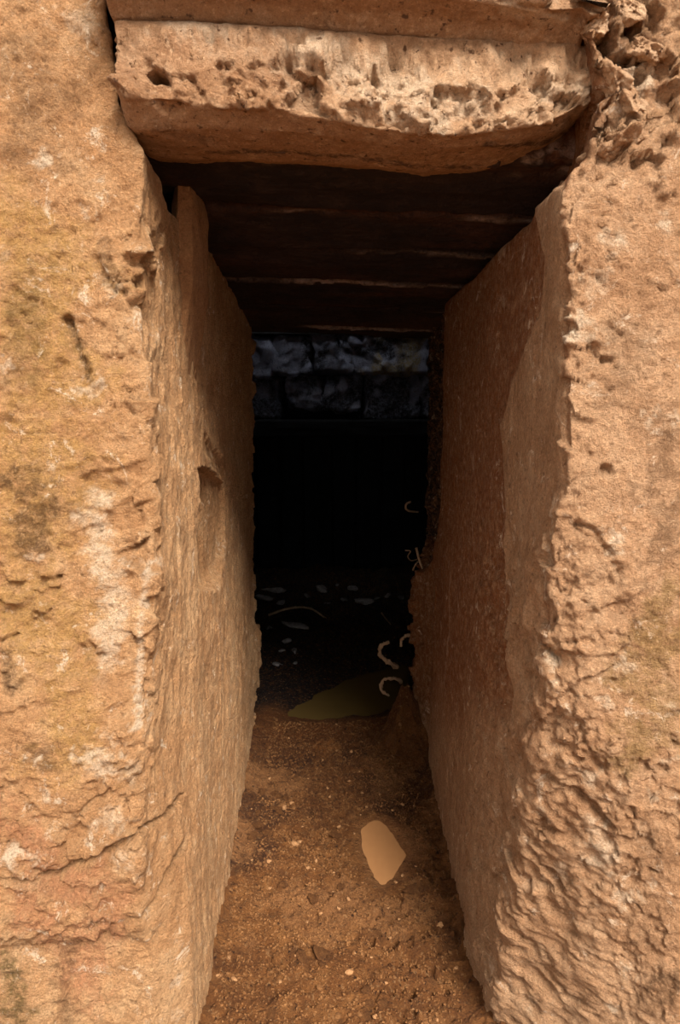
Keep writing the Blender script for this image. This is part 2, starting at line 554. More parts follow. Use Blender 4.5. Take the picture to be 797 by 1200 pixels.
# ================================================================== RIGHT WALL
YR = 1.20
cr = [(705, -420, YR), (698, -120, YR), (692, 0, YR), (694, 60, YR), (700, 110, YR), (700, 150, YR), (690, 185, YR), (668, 208, YR), (664, 232, YR), (668, 300, YR), (669, 450, YR), (668, 560, YR), (655, 610, 1.22), (645, 690, 1.24), (641, 760, 1.26), (636, 830, 1.28), (625, 900, 1.32), (606, 1000, 1.38), (592, 1100, 1.42), (580, 1180, 1.46)]
rows = []
for k, (x, y, Yc) in enumerate(cr):
    c = P(x, y, Yc)
    z = c[2]
    t = np.clip(z / 2.0, 0, 1)
    if y < 205:
        up = np.clip((205 - y) / 40, 0, 1)
        j1, j2, j3 = (c[0] + .06 * up, 1.58, z), (.372 + .25 * up, 2.4, z), (.38 + .25 * up, 3.22, z)
    else:
        j1, j2, j3 = (.358 + .032 * t, 1.62, z), (.372 + .004 * t, 2.45, z), (.392 + .004 * t, 3.25, z)
    # lower down the corner is broken off: the front face slopes back to it
    fy = min(Yc, YR)
    rows.append([(3.2, 1.02, z), (0.66, fy - .03, z), (max(c[0] + .02 + (Yc - YR) * 0.75, c[0] + .02), fy - .005 + (Yc - YR) * .25, z), (c[0], Yc, z), j1, j2, j3, (1.7, 3.3, z)])
b = [(p[0], p[1], -0.1) for p in rows[-1]]
rows.append(b)
rows = rows[::-1]
zs = [r[3][2] for r in rows]
nr = [max(2, int(round((b - a) / (0.0045 if b < 2.3 else 0.02)))) for a, b in zip(zs[:-1], zs[1:])]
G = Grid(rows, [60, 56, 16, 80, 170, 170, 40][:0] + [60, 56, 24, 84, 170, 160, 40], nr, soft_c=3, soft_r=6)
if (G.N[G.N.shape[0] // 2, 90] @ np.array([0, -1, 0])) < 0:
    G.flip()
V = G.V
uu = np.broadcast_to(G.u, G.px.shape)
front = 1 - sstep(2.9, 3.08, uu)
jamb = 1 - front
fh, fb = facets(V, 15, 15, .8)
Vs = V * np.array([1, 1, .35])
G.disp += front * (0.012 * fbm(V, 3.5, 5, 41) + 0.006 * ridged(V, 12, 5, 42) + 0.004 * ridged(V, 40, 3, 44) + 0.005 * fbm(V, 60, 3, 43, .7))
G.disp += jamb * (0.010 * fbm(Vs, 4, 4, 45) + 0.0035 * ridged(Vs, 22, 4, 46) + 0.0025 * fbm(Vs, 75, 3, 47))
rim = np.exp(-(dist_poly(V, G.line([(664, 232), (668, 300), (669, 450), (668, 560), (650, 640), (642, 740), (636, 830)])) / .035) ** 2)
G.disp += rim * .011 * fh
ch = sstep(.05, .35, fbm(V, 5, 3, 57)) * front
G.disp += ch * .008 * facets(V, 36, 58, .9, (ch > .02) & (V[..., 0] < .8))[0]
# the broken lower corner: slanting ledges
low = sstep(590, 680, G.py) * (1 - sstep(1.6, 2.0, V[..., 1])) * (1 - sstep(.50, .62, V[..., 0]))
q = V @ np.array([[.8, .0, .6], [0, 1, 0], [-.6, 0, .8]]).T
fh2, fb2 = facets(q * np.array([.45, 1, 1.2]), 15, 25, .9)
G.disp += low * (.009 * fh2 + (.004) * facets(q * np.array([.5, 1, 1.1]), 38, 27, .9, low > .01)[0] + .008 * ridged(q * np.array([.35, 1, 1]), 11, 4, 48) + .012 * fbm(q, 6, 3, 49))
top = (1 - sstep(150, 235, G.py)) * (1 - sstep(.50, .66, V[..., 0])) * front
fh3, fb3 = facets(V, 20, 35, .9)
G.disp += top * (.030 * fh3 + .018 * facets(V, 48, 37, .9, top > .01)[0] - .012)
G.crack([(702, 0), (712, 60), (705, 110), (690, 140), (684, 170)], .016, .06, .010, 31)
G.crack([(742, 0), (735, 30), (748, 60), (720, 70)], .010, .04, .012, 32)
G.crack([(640, 905), (680, 925), (712, 965)], .013, .036, .007, 33)
G.crack([(680, 840), (690, 870), (704, 900)], .010, .016, .008, 34)
G.crack([(605, 960), (630, 1000), (660, 1040)], .008, .018, .008, 35)
G.crack([(576, 1030), (597, 1018)], .006, .014, .004, 36)
G.crack([(676, 615), (700, 630), (718, 660), (720, 740)], .010, .015, .010, 37)
G.crack([(690, 410), (700, 425), (718, 420)], .007, .010, .006, 38)
G.crack([(636, 1135), (665, 1170), (720, 1190)], .010, .016, .008, 39)
G.crack([(640, 735), (655, 750), (690, 750)], .008, .012, .008, 40)
G.crack([(737, 330), (770, 300), (790, 260)], .006, .005, .006, 41)
G.crack([(775, 420), (774, 460)], .007, .006, .006, 42)
G.blob(708, 550, .014, -.014, 51, .4, .5)
G.blob(700, 395, .014, .008, 52, .4, .5)
# thin raised skin on the passage face, its ragged edge set on the shadow line
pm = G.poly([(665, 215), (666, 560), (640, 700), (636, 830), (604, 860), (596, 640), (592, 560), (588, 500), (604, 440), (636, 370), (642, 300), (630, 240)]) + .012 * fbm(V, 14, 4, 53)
G.disp += sstep(0, .012, pm) * .006
G.crack([(597, 565), (601, 600), (600, 655)], .005, .010, .004, 43)
# behind it loose earth takes over from the worked stone
soilx = V[..., 1] - 2.55 - .62 * sstep(1.15, .55, V[..., 2]) + .05 * fbm(V, 7, 4, 54)
soil = sstep(0, .05, soilx) * jamb * (1 - sstep(3.6, 3.9, uu) * 0)
G.disp += soil * (-.030 + .03 * fh + .022 * fbm(V, 12, 4, 55))
G.att['soil'] = soil * sstep(.74, .95, V[..., 2] + .1 * fbm(V, 10, 3, 60))
# earthen swelling low at the inner end
sw = np.exp(-((V[..., 1] - 3.02) / .09) ** 2) * sstep(.95, .80, V[..., 2])
G.disp += sw * (.045 + .03 * fh + .02 * fbm(V, 16, 4, 56))
G.disp -= .035 * np.exp(-((V[..., 1] - 2.80 - .04 * fbm(V, 9, 3, 58)) / .05) ** 2) * sstep(.95, .80, V[..., 2])
G.crack([(512, 690), (508, 760), (506, 850)], .016, .03, .010, 44)
for x, y, r, a in [(680, 380, .03, .9), (717, 285, .025, .8), (775, 262, .018, .9), (680, 325, .012, .7), (645, 770, .022, .9), (655, 790, .02, .7), (735, 780, .025, .8), (720, 628, .02, .8), (720, 645, .016, .8), (758, 490, .018, .7), (790, 490, .014, .7),
                   (700, 985, .05, .7), (665, 1020, .04, .5), (760, 1028, .016, .9), (735, 1045, .03, .7), (733, 1135, .02, .9), (720, 1180, .02, .8), (762, 930, .014, .7), (695, 905, .03, .7), (740, 75, .03, .9), (750, 100, .03, .8), (640, 950, .02, .5), (713, 820, .02, .7), (629, 1020, .008, 1), (790, 830, .02, .5), (620, 1180, .015, .7), (700, 330, .03, .4)]:
    G.paint('pale', [(x, y)], r, a, int(x * 5 + y))
G.paint('pale', [(592, 295), (594, 330), (591, 355)], .018, .55, 61, 1)
G.paint('pale', [(655, 585), (648, 650), (642, 700)], .008, .8, 62, 1)
G.paint('pale', [(530, 670), (528, 740), (522, 800)], .02, .4, 63, 1.1)
G.paint('pale', [(775, 893), (797, 885)], .006, .6, 64, .8)
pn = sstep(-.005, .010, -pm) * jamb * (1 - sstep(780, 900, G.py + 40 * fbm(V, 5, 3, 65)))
G.att['jamb_shade'] = np.clip(.92 * pn, 0, 1)  # jamb shadow painted into the colour as a darker brown
G.paint('stain_shade', [(770, 500), (778, 540), (765, 560)], .05, .55, 66, 1)
G.paint('stain_shade', [(730, 470), (740, 400)], .06, .4, 67, 1)
G.paint('stain_shade', [(700, 20), (740, 30), (720, 90), (700, 150)], .05, .6, 68, 1)
G.paint('stain_shade', [(775, 640), (790, 600)], .05, .55, 69, 1)
G.paint('stain_shade', [(760, 1180), (790, 1150)], .05, .7, 70, .9)
G.paint('moss', [(770, 850), (780, 780), (785, 700), (740, 870)], .09, .75, 71, .9)
G.paint('stain_shade', [(765, 960), (770, 1000), (755, 1090)], .06, .35, 72, 1.1)
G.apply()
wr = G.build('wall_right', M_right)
tag(wr, 'tan limestone wall and passage side right of the opening, lower corner broken off', None, kind='structure')

# ================================================================== LINTEL
YT = 1.24
xs_pix = [(134, 96, 140, 166), (146, 112, 152, 170), (240, 122, 150, 172), (335, 128, 155, 174), (430, 150, 166, 180), (520, 158, 174, 188), (600, 152, 170, 184), (660, 138, 152, 170), (694, 116, 128, 150), (702, 100, 112, 140)]
rows = []
for k, (x, yb, yc, yu) in enumerate(xs_pix):
    a = P(x, yb, YT)
    t_ = P(x, 20 + 30 * np.clip((x - 160) / 500, 0, 1), YT)
    X = a[0]
    u1 = P(x, yu, YT + .11)
    zt = t_[2] + .01
    rows.append([(X, 1.62, zt), (X, YT + .05, zt), (X, YT, zt - .012), (X, YT - .005, (zt + a[2]) / 2), (X, YT, a[2]), (X, YT + .045, P(x, yc, YT + .045)[2]), (X, YT + .11, u1[2]), (X, 1.42, u1[2] + .002), (X, 1.62, u1[2] + .05), (X, 1.62, zt)])


def capped(rows):
    c0 = np.mean(np.array(rows[0]), 0)
    c1 = np.mean(np.array(rows[-1]), 0)
    return [[tuple(c0 * .98 + np.array(p) * .02) for p in rows[0]]] + rows + [[tuple(c1 * .98 + np.array(p) * .02) for p in rows[-1]]]


rows = capped(rows)
nr = [14] + [max(3, int(round((b[0][0] - a[0][0]) / .0045))) for a, b in zip(rows[1:-2], rows[2:-1])] + [14]
G = Grid(rows, [20, 12, 5, 22, 22, 14, 16, 12, 14, 12], nr, soft_c=1, soft_r=4) if False else Grid(rows, [20, 12, 5, 22, 22, 14, 16, 12, 14], nr, soft_c=1, soft_r=3)
mid = G.V.reshape(-1, 3).mean(0)
if ((G.V - mid) * G.N).sum(-1).mean() < 0:
    G.flip()
V = G.V
uu = np.broadcast_to(G.u, G.px.shape)
face = sstep(1.9, 2.5, uu + .3 * fbm(V, 12, 3, 79)) * (1 - sstep(3.9, 4.15, uu + .12 * fbm(V, 14, 4, 88)))
fh, fb = facets(V, 17, 81, .9)
fh2, fb2 = facets(V, 45, 82, .9)
lefts = sstep(230, 330, G.px + 30 * fbm(V, 8, 3, 80))
G.disp += face * (.5 + .5 * lefts) * (.020 * fh + .009 * fh2 + .005 * facets(V, 90, 97, .9)[0] + .012 * ridged(V, 14, 5, 83) + .014 * fbm(V, 7, 4, 86) + .006 * fbm(V, 50, 3, 98, .7))
G.disp += .004 * fbm(V, 9, 4, 84) + .0022 * fbm(V, 60, 3, 85)
G.disp += .010 * fh * (1 - face) * sstep(620, 680, G.px)
G.disp += np.where(face > .3, 0, 0)
hp = G.poly([(170, 84), (178, 78), (196, 84), (198, 98), (176, 96)]) + .003 * fbm(V, 60, 3, 87)
G.disp -= sstep(0, .006, hp) * .06
G.blob(0, 0, .03, -.010, 88, .5, .6, pts=[(150, 60), (200, 120)])
G.att['smooth'] = np.clip(1 - face, 0, 1) * .8
G.paint('smooth', [(160, 120), (230, 115), (300, 110), (340, 130)], .05, .6, 89, .7)
G.paint('pale', [(330, 60), (420, 80), (500, 110), (560, 120)], .05, .6, 90, 1)
G.paint('pale', [(200, 30), (260, 40)], .03, .6, 91, 1)
G.paint('pale', [(430, 120), (520, 150)], .02, .7, 92, 1)
G.paint('pale', [(640, 100), (690, 115)], .025, .5, 93, 1)
G.paint('stain_shade', [(575, 170), (640, 165), (680, 148)], .026, .8, 94, .5)  # shadow at the underside's right end, painted as a dark patch
G.paint('stain_shade', [(250, 178), (400, 183), (560, 196)], .018, .8, 95, .8)
G.paint('stain_shade', [(190, 150), (240, 165)], .02, .5, 96, .8)
G.apply()
lin = G.build('lintel', M_lintel)
tag(lin, 'thick broken stone lintel slab spanning the opening, smooth chamfered underside', 'lintel')

# upper course over the lintel: smooth hollow moulding below a rough face
rows = []
for x, y0, yt in [(108, -45, 18), (180, -36, 18), (330, -24, 28), (480, -12, 38), (600, 2, 48), (668, 10, 56), (700, 12, 58)]:
    X = P(x, y0, 1.19)[0]
    za, zb = P(x, y0, 1.175)[2], P(x, yt, 1.235)[2]
    rows.append([(X, 1.6, 3.2), (X, 1.19, 3.2), (X, 1.185, za + .25), (X, 1.175, za + .02), (X, 1.185, za), (X, 1.225, zb + .02), (X, 1.25, zb), (X, 1.6, zb + .004), (X, 1.6, 3.2)])
rows = capped(rows)
nr = [10] + [max(3, int(round((b[0][0] - a[0][0]) / .007))) for a, b in zip(rows[1:-2], rows[2:-1])] + [10]
G = Grid(rows, [8, 40, 34, 4, 14, 8, 12, 12], nr, soft_c=1, soft_r=2)
mid = G.V.reshape(-1, 3).mean(0)
if ((G.V - mid) * G.N).sum(-1).mean() < 0:
    G.flip()
V = G.V
uu = np.broadcast_to(G.u, G.px.shape)
face = 1 - sstep(3.6, 4.1, uu + .3 * fbm(V, 12, 4, 101))
fh, fb = facets(V, 16, 102, .9)
G.disp += face * (.022 * fh + .008 * ridged(V, 14, 4, 103)) + .003 * fbm(V, 12, 4, 104) + .0015 * fbm(V, 70, 2, 105)
G.disp += sstep(630, 665, G.px) * .015 * fh
G.att['smooth'] = 1 - face
G.paint('pale', [(600, 12), (660, 30)], .03, .5, 106, 1)
G.apply()
up = G.build('cornice_stone', M_lintel)
tag(up, 'long stone course resting above the broken lintel, smooth hollow along its lower edge', 'stone course')


# ================================================================== rocks
def rock_mesh(name, size, seed, sub=3, flat=(1, 1, 1), mat=None, rough=.4):
    import bmesh
    bm = bmesh.new()
    bmesh.ops.create_icosphere(bm, subdivisions=sub, radius=1)
    V = np.array([v.co for v in bm.verts])
    rg = np.random.default_rng(seed)
    pn_ = rg.standard_normal((13, 3))
    pn_ /= np.linalg.norm(pn_, axis=1, keepdims=True)
    pd = rg.uniform(.62, 1.0, 13)
    dt = V @ pn_.T
    r = np.min(np.where(dt > .05, pd / np.maximum(dt, .05), 9), axis=1)
    r = np.minimum(r, 1.35)
    V = V * (r * (1 + rough * .5 * fbm(V + seed, 2.2, 4, seed)))[:, None]
    V = V * np.array(size) * np.array(flat)
    for v, c in zip(bm.verts, V):
        v.co = c
    me = bpy.data.meshes.new(name)
    bm.to_mesh(me)
    bm.free()
    for p in me.polygons:
        p.use_smooth = sub > 2
    me.materials.append(mat)
    return me


def put(name, me, loc, rot=(0, 0, 0), parent=None, scale=1.0):
    o = bpy.data.objects.new(name, me)
    COL.objects.link(o)
    o.location = loc
    o.rotation_euler = rot
    o.scale = (scale,) * 3
    if parent:
        o.parent = parent
    return o


# broken stones packed where the lintel meets the right wall
for k, (x, y, Y, sx, sy, sz, rz) in enumerate([(718, 176, 1.225, .040, .05, .026, .3), (700, 30, 1.215, .030, .04, .026, .1), (735, 12, 1.205, .030, .04, .020, .5), (757, 60, 1.20, .026, .03, .016, .9), (716, 92, 1.215, .016, .04, .026, .2), (738, 118, 1.205, .020, .03, .018, .2)]):
    me = rock_mesh('stone', (sx, sy, sz), 200 + k, 5, mat=M_lintel if k else M_right, rough=.9)
    put('stone', me, P(x, y, Y), (.2 * k, -.12 if k == 0 else .3 * math.sin(k), rz), wr)

# ================================================================== CEILING of beams
hx, h0, h1 = 1.0, 5.72, 5.96           # roof gap added out of view to bring daylight onto the back stones
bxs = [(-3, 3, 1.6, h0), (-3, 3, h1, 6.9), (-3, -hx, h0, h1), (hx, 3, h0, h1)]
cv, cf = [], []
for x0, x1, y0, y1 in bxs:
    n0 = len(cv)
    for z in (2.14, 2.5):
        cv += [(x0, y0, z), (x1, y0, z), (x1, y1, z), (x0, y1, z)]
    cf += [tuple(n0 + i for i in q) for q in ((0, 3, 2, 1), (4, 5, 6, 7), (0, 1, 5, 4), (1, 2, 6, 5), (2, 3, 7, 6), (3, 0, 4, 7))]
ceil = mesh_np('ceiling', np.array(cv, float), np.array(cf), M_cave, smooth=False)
tag(ceil, 'dark roof mass carried on the passage beams', None, kind='structure')
beams = [(1.375, 1.735, 2.005, .000), (1.745, 2.005, 1.985, .012), (2.02, 2.32, 1.955, .012), (2.335, 2.67, 1.925, .010), (2.69, 3.00, 1.895, .006), (3.01, 3.24, 1.858, .004)]
for k, (y0, y1, zb, yaw) in enumerate(beams):
    zn = (beams[k + 1][2] + .004 - zb) if k < 5 else -.004
    rows = []
    for X in (-.585, -.3, 0, .3, .60):
        tz = zb - .034 * (X + .3)
        dy = -yaw * X * 3
        e = .007
        rows.append([(X, y1 + dy, tz + .17), (X, y0 + dy, tz + .17), (X, y0 + dy, tz + e), (X, y0 + e + dy, tz), (X, y1 + dy - e, tz + zn), (X, y1 + dy, tz + zn + .02), (X, y1 + dy, tz + .17)])
    rows = capped(rows)
    G = Grid(rows, [10, 14, 3, 50, 3, 14], [6, 45, 50, 50, 45, 6], 0, 1)
    mid = G.V.reshape(-1, 3).mean(0)
    if ((G.V - mid) * G.N).sum(-1).mean() < 0:
        G.flip()
    V = G.V
    Vx = V * np.array([.25, 1, 1])
    fh, fb = facets(V, 14, 120 + k, .7)
    G.disp += .010 * fh * np.exp(-(dist_poly(V, [(-.6, y0, zb + .01), (.6, y0, zb - .031)]) / .03) ** 2) + .009 * fbm(Vx, 14, 4, 130 + k) + .004 * ridged(Vx, 40, 4, 140 + k) + .002 * fbm(V, 70, 2, 150)
    if k == 0:
        G.disp += .014 * fh * (1 - sstep(1.40, 1.48, V[..., 1]))
    edge = np.exp(-(dist_poly(V, [(-.6, y0 + .004, zb + .010), (.6, y0 + .004, zb - .031)]) / .012) ** 2)
    G.att['lit_edge_mortar'] = np.clip(edge * sstep(-.05, .35, fbm(Vx, 9, 4, 160 + k)) * 0.9, 0, 1)  # lit lower edge painted pale; the first beam adds pale mortar patches
    if k == 0:
        G.att['lit_edge_mortar'] = np.maximum(G.att['lit_edge_mortar'], .75 * sstep(.15, .4, fbm(V, 22, 4, 165) + .25 * sstep(0, .25, V[..., 0])) * (1 - sstep(1.42, 1.50, V[..., 1] + .03 * fbm(V, 20, 3, 166))))
    G.att['rust'] = np.clip(sstep(.0, .4, fbm(Vx, 7, 5, 170 + k)) * .35 + (.9 * (1 - sstep(1.40, 1.5, V[..., 1])) * sstep(-.1, .3, fbm(V, 18, 4, 175)) if k == 0 else 0), 0, 1)
    G.apply()
    bo = G.build('beam', M_beam, ceil)

# upright stone wedged behind the left wall's broken top
rows = []
for z, w, sh in ((1.55, .030, -.05), (1.78, .030, -.008), (1.96, .028, 0), (2.0, .022, 0)):
    cx_, cy_ = -.352 + sh, 1.69
    d = .085
    rows.append([(cx_ - w, cy_ + d, z), (cx_ - w, cy_ - d * .7, z), (cx_ - w * .4, cy_ - d, z), (cx_ + w * .8, cy_ - d * .9, z), (cx_ + w, cy_ - d * .5, z), (cx_ + w, cy_ + d, z), (cx_ - w, cy_ + d, z)])
rows = capped([r for r in rows])
G = Grid(rows, [16, 6, 10, 6, 20, 14], [6, 40, 40, 8, 8], 1, 1)
mid = G.V.reshape(-1, 3).mean(0)
if ((G.V - mid) * G.N).sum(-1).mean() < 0:
    G.flip()
G.disp += .005 * fbm(G.V * np.array([1, 1, .3]), 14, 4, 181) + .003 * ridged(G.V * np.array([1, 1, .3]), 40, 3, 182)
G.apply()
tag(G.build('upright_stone', M_post), 'narrow upright stone standing behind the left wall top, under the beams', 'stone')

# ================================================================== FLOOR
cy = np.concatenate([np.linspace(.9, 3.9, 620), np.linspace(3.93, 6.5, 120)])
cx = np.concatenate([np.linspace(-1.8, -.52, 40), np.linspace(-.5, .5, 210), np.linspace(.52, 1.8, 40)])
XX, YY = np.meshgrid(cx, cy)
F = np.stack([XX, YY, 0 * XX], -1)


def fdist(pix, close=False):
    L = [PF(*p) for p in pix]
    return dist_poly(F, L + ([L[0]] if close else []))


def finside(pix):
    L = np.array([PF(*p) for p in pix])
    ins = np.zeros(XX.shape, bool)
    for i in range(len(L)):
        x0, y0 = L[i, :2]
        x1, y1 = L[(i + 1) % len(L), :2]
        ins ^= ((y0 > YY) != (y1 > YY)) & (XX < (x1 - x0) * (YY - y0) / (y1 - y0 + 1e-12) + x0)
    d = fdist(pix, True)
    return np.where(ins, d, -d)


pud1 = [(424, 974), (432, 963), (444, 961), (457, 972), (469, 988), (474, 1002), (465, 1020), (453, 1034), (443, 1034), (434, 1018), (425, 995)]
pud2 = [(333, 837), (350, 824), (378, 808), (415, 792), (455, 780), (480, 778), (478, 800), (462, 826), (440, 834), (400, 838), (365, 840)]
Z = .020 * fbm(F, 2.5, 4, 201) + .012 * fbm(F, 9, 5, 202) + .012 * ridged(F, 26, 4, 203) + .007 * fbm(F, 70, 3, 204, .7)
cl_, cb_ = facets(F * np.array([1, 1, 0]), 26, 205, .6)
Z += .020 * cl_ * sstep(-.2, .3, fbm(F, 5, 3, 206))
Z += .035 * np.exp(-((XX + .40) / .05) ** 2) * sstep(3.2, 3.0, YY) + .03 * np.exp(-((XX - .40) / .05) ** 2)
def rounded(pix):
    L = np.array(pix, float)
    n = len(L)
    out = []
    for i in range(n):
        p0, p1, p2, p3 = L[i - 1], L[i], L[(i + 1) % n], L[(i + 2) % n]
        for t in (0, .25, .5, .75):
            out.append(tuple(.5 * ((2 * p1) + (-p0 + p2) * t + (2 * p0 - 5 * p1 + 4 * p2 - p3) * t * t + (-p0 + 3 * p1 - 3 * p2 + p3) * t ** 3)))
    return out


s1 = finside(rounded(pud1)) + .010 * fbm(F, 22, 4, 207)
s2 = finside(pud2) + .02 * fbm(F, 12, 3, 208)
Z = np.where(YY < 3.2, Z, Z)
lvl1, lvl2 = -.004, -.012
Z = Z * sstep(-.03, -.10, s1) + (1 - sstep(-.03, -.10, s1)) * (lvl1 + np.clip(-s1 * .35, -.02, .01) + .0015 * fbm(F, 40, 3, 209))
Z = Z * sstep(-.06, -.20, s2) + (1 - sstep(-.06, -.20, s2)) * (lvl2 + np.clip(-s2 * .22, -.03, .02) + .004 * fbm(F, 30, 3, 210))
# mud bank behind the far pool, mound by the right wall
Z += .10 * np.exp(-(((XX + .35) / .45) ** 2 + ((YY - 4.2) / .45) ** 2)) * sstep(-.02, -.15, s2)
Z += .04 * sstep(4.2, 5.4, YY) + .05 * sstep(4.4, 5.5, YY) * ridged(F, 5, 4, 211)
mp = PF(476, 850)
mdist = np.sqrt(((XX - .31) / .11) ** 2 + ((YY - 2.96) / .17) ** 2)
Z += .23 * (1 - sstep(0, 1.15, mdist + .15 * fbm(F, 16, 3, 212))) * (1 + .35 * fbm(F, 30, 4, 213))
Z -= .03 * (1 - sstep(.9, 1.2, YY)) * 0
att = {}
yb = YY + .08 * fbm(F, 6, 4, 214)
att['black'] = sstep(3.16, 3.34, yb) * sstep(.8, 1.3, mdist)  # mud coloured black from the inner end on
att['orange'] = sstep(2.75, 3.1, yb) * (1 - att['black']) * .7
att['dark'] = np.clip(sstep(-.02, .24, fbm(F, 3.2, 5, 215) + .3 * sstep(-.12, -.34, XX) + .25 * sstep(2.0, 2.7, YY) - .2 * sstep(1.9, 1.5, YY)), 0, 1) * .8  # shadow along the left wall painted in; also darker further in
att['dry'] = np.clip(sstep(-.02, .28, fbm(F, 5, 5, 216) - .1 + .35 * np.exp(-(np.linalg.norm(F - PF(320, 920), axis=-1) / .13) ** 2) + .35 * np.exp(-(np.linalg.norm(F - PF(480, 1060), axis=-1) / .16) ** 2)), 0, 1) * .85 * (1 - att['black'])
att['dry'] = np.maximum(att['dry'], .8 * sstep(-.045, .0, s1 + .012 * fbm(F, 30, 3, 217)))
att['dark'] *= 1 - .8 * sstep(-.05, .0, s1)
FZ = Z


def floor_z(x, y):
    j = np.argmin(np.abs(cx - x))
    i = np.argmin(np.abs(cy - y))
    return FZ[i, j]


F2 = np.stack([XX, YY, Z], -1)
R, C = XX.shape
idx = np.arange(R * C).reshape(R, C)
quads = np.stack([idx[:-1, :-1], idx[:-1, 1:], idx[1:, 1:], idx[1:, :-1]], -1).reshape(-1, 4)
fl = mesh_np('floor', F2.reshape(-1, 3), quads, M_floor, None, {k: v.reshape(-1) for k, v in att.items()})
tag(fl, 'lumpy brown mud floor of the passage, black beyond the inner end', None, kind='structure')
# open ground before the opening
gx, gy = np.linspace(-8, 8, 161), np.linspace(-9, 1.35, 110)
A, B = np.meshgrid(gx, gy)
Gd = np.stack([A, B, 0 * A], -1)
Gd[..., 2] = -.03 + .02 * fbm(Gd, 2, 4, 220)
idx = np.arange(A.size).reshape(A.shape)
q4 = np.stack([idx[:-1, :-1], idx[:-1, 1:], idx[1:, 1:], idx[1:, :-1]], -1).reshape(-1, 4)
gr = mesh_np('floor_outside', Gd.reshape(-1, 3), q4, M_ground)
tag(gr, 'trodden earth in front of the opening', None, kind='structure')


# puddles: shallow bodies of water with a surface and depth
def puddle(name, pix, lvl, mat, label, grow):
    L = np.array([PF(*p, z=lvl) for p in pix])
    c = L.mean(0)
    n = len(L)
    pts = []
    for i in range(n):                                # rounded outline
        p0, p1, p2, p3 = L[i - 1], L[i], L[(i + 1) % n], L[(i + 2) % n]
        for t in np.arange(0, 1, .2):
            pts.append(.5 * ((2 * p1) + (-p0 + p2) * t + (2 * p0 - 5 * p1 + 4 * p2 - p3) * t * t + (-p0 + 3 * p1 - 3 * p2 + p3) * t ** 3))
    pts = np.array(pts)
    d = pts - c
    pts = c + d * (1 + grow / np.linalg.norm(d, axis=1, keepdims=True))
    pts[:, 2] = lvl
    m = len(pts)
    verts = [tuple(p) for p in pts] + [(p[0] * .5 + c[0] * .5, p[1] * .5 + c[1] * .5, lvl - .02) for p in pts]
    faces = [tuple(range(m)), tuple(range(2 * m - 1, m - 1, -1))] + [(i, m + i, m + (i + 1) % m, (i + 1) % m) for i in range(m)]
    me = bpy.data.meshes.new(name)
    me.from_pydata(verts, [], faces)
    me.materials.append(mat)
    o = bpy.data.objects.new(name, me)
    COL.objects.link(o)
    tag(o, label, 'puddle')


puddle('puddle', pud1, lvl1, M_w1, 'small tan silty puddle in the middle of the mud floor', .03)
puddle('puddle', pud2, lvl2, M_w2, 'dark olive pool of water at the inner end of the passage', .05)

# ================================================================== CHAMBER beyond
def sheet(name, corners, n, amp, seed, mat, flipdir, label):
    a, b, c, d = corners
    G = Grid([[a, b], [d, c]], [n[0]], [n[1]])
    if G.N[1, 1] @ np.array(flipdir) < 0:
        G.flip()
    fh, fb = facets(G.V, 5, seed, .6)
    G.disp += amp * (fh + fbm(G.V, 6, 4, seed))
    G.apply()
    o = G.build(name, mat)
    tag(o, label, None, kind='structure')
    return o


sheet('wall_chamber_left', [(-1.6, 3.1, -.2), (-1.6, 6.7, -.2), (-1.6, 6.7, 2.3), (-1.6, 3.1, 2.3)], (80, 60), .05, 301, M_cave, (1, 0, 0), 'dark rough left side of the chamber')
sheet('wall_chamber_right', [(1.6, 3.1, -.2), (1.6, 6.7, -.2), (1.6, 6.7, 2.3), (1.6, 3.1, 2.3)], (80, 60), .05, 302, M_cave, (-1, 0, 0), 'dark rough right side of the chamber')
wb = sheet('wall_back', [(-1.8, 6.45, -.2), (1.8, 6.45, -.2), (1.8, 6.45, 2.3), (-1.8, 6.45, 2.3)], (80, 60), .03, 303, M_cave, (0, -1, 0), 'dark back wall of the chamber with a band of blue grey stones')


def block(name, x0, x1, z0, z1, Y, dep, seed, mat, parent, amp=.02, att=None):
    e = .015
    rows = []
    for z in (z0, z0 + e, z1 - e, z1):
        i = e if z in (z0, z1) else 0
        rows.append([(x0 + i, Y + dep, z), (x0 + i, Y + i + e, z), (x0 + i + e, Y + i, z), (x1 - i - e, Y + i, z), (x1 - i, Y + i + e, z), (x1 - i, Y + dep, z), (x0 + i, Y + dep, z)])
    rows = capped(rows)
    G = Grid(rows, [6, 2, 20, 2, 6, 6], [6, 2, 16, 2, 6])
    mid = G.V.reshape(-1, 3).mean(0)
    if ((G.V - mid) * G.N).sum(-1).mean() < 0:
        G.flip()
    fh, fb = facets(G.V, 9, seed, .7)
    if mat is M_blue:
        G.V[..., 0] += .05 * fbm(G.V * np.array([0, 1, 1]), 4, 3, seed)
        G.V[..., 2] += .03 * fbm(G.V * np.array([1, 1, 0]), 5, 3, seed + 1)
    G.disp += amp * (fh + .8 * fbm(G.V, 8, 4, seed))
    if att == 'ochre':
        G.att['ochre'] = sstep(-.2, .2, fbm(G.V, 5, 3, seed + 9)) * .8
    G.att['soot'] = sstep(.05, .25, fbm(G.V, 6, 4, 399) + (.30 if z1 < 1.85 else -.05)) * .95
    G.apply()
    return G.build(name, mat, parent)


def bx(x, y, Y=6.0):
    p = P(x, y, Y)
    return p[0], p[2]


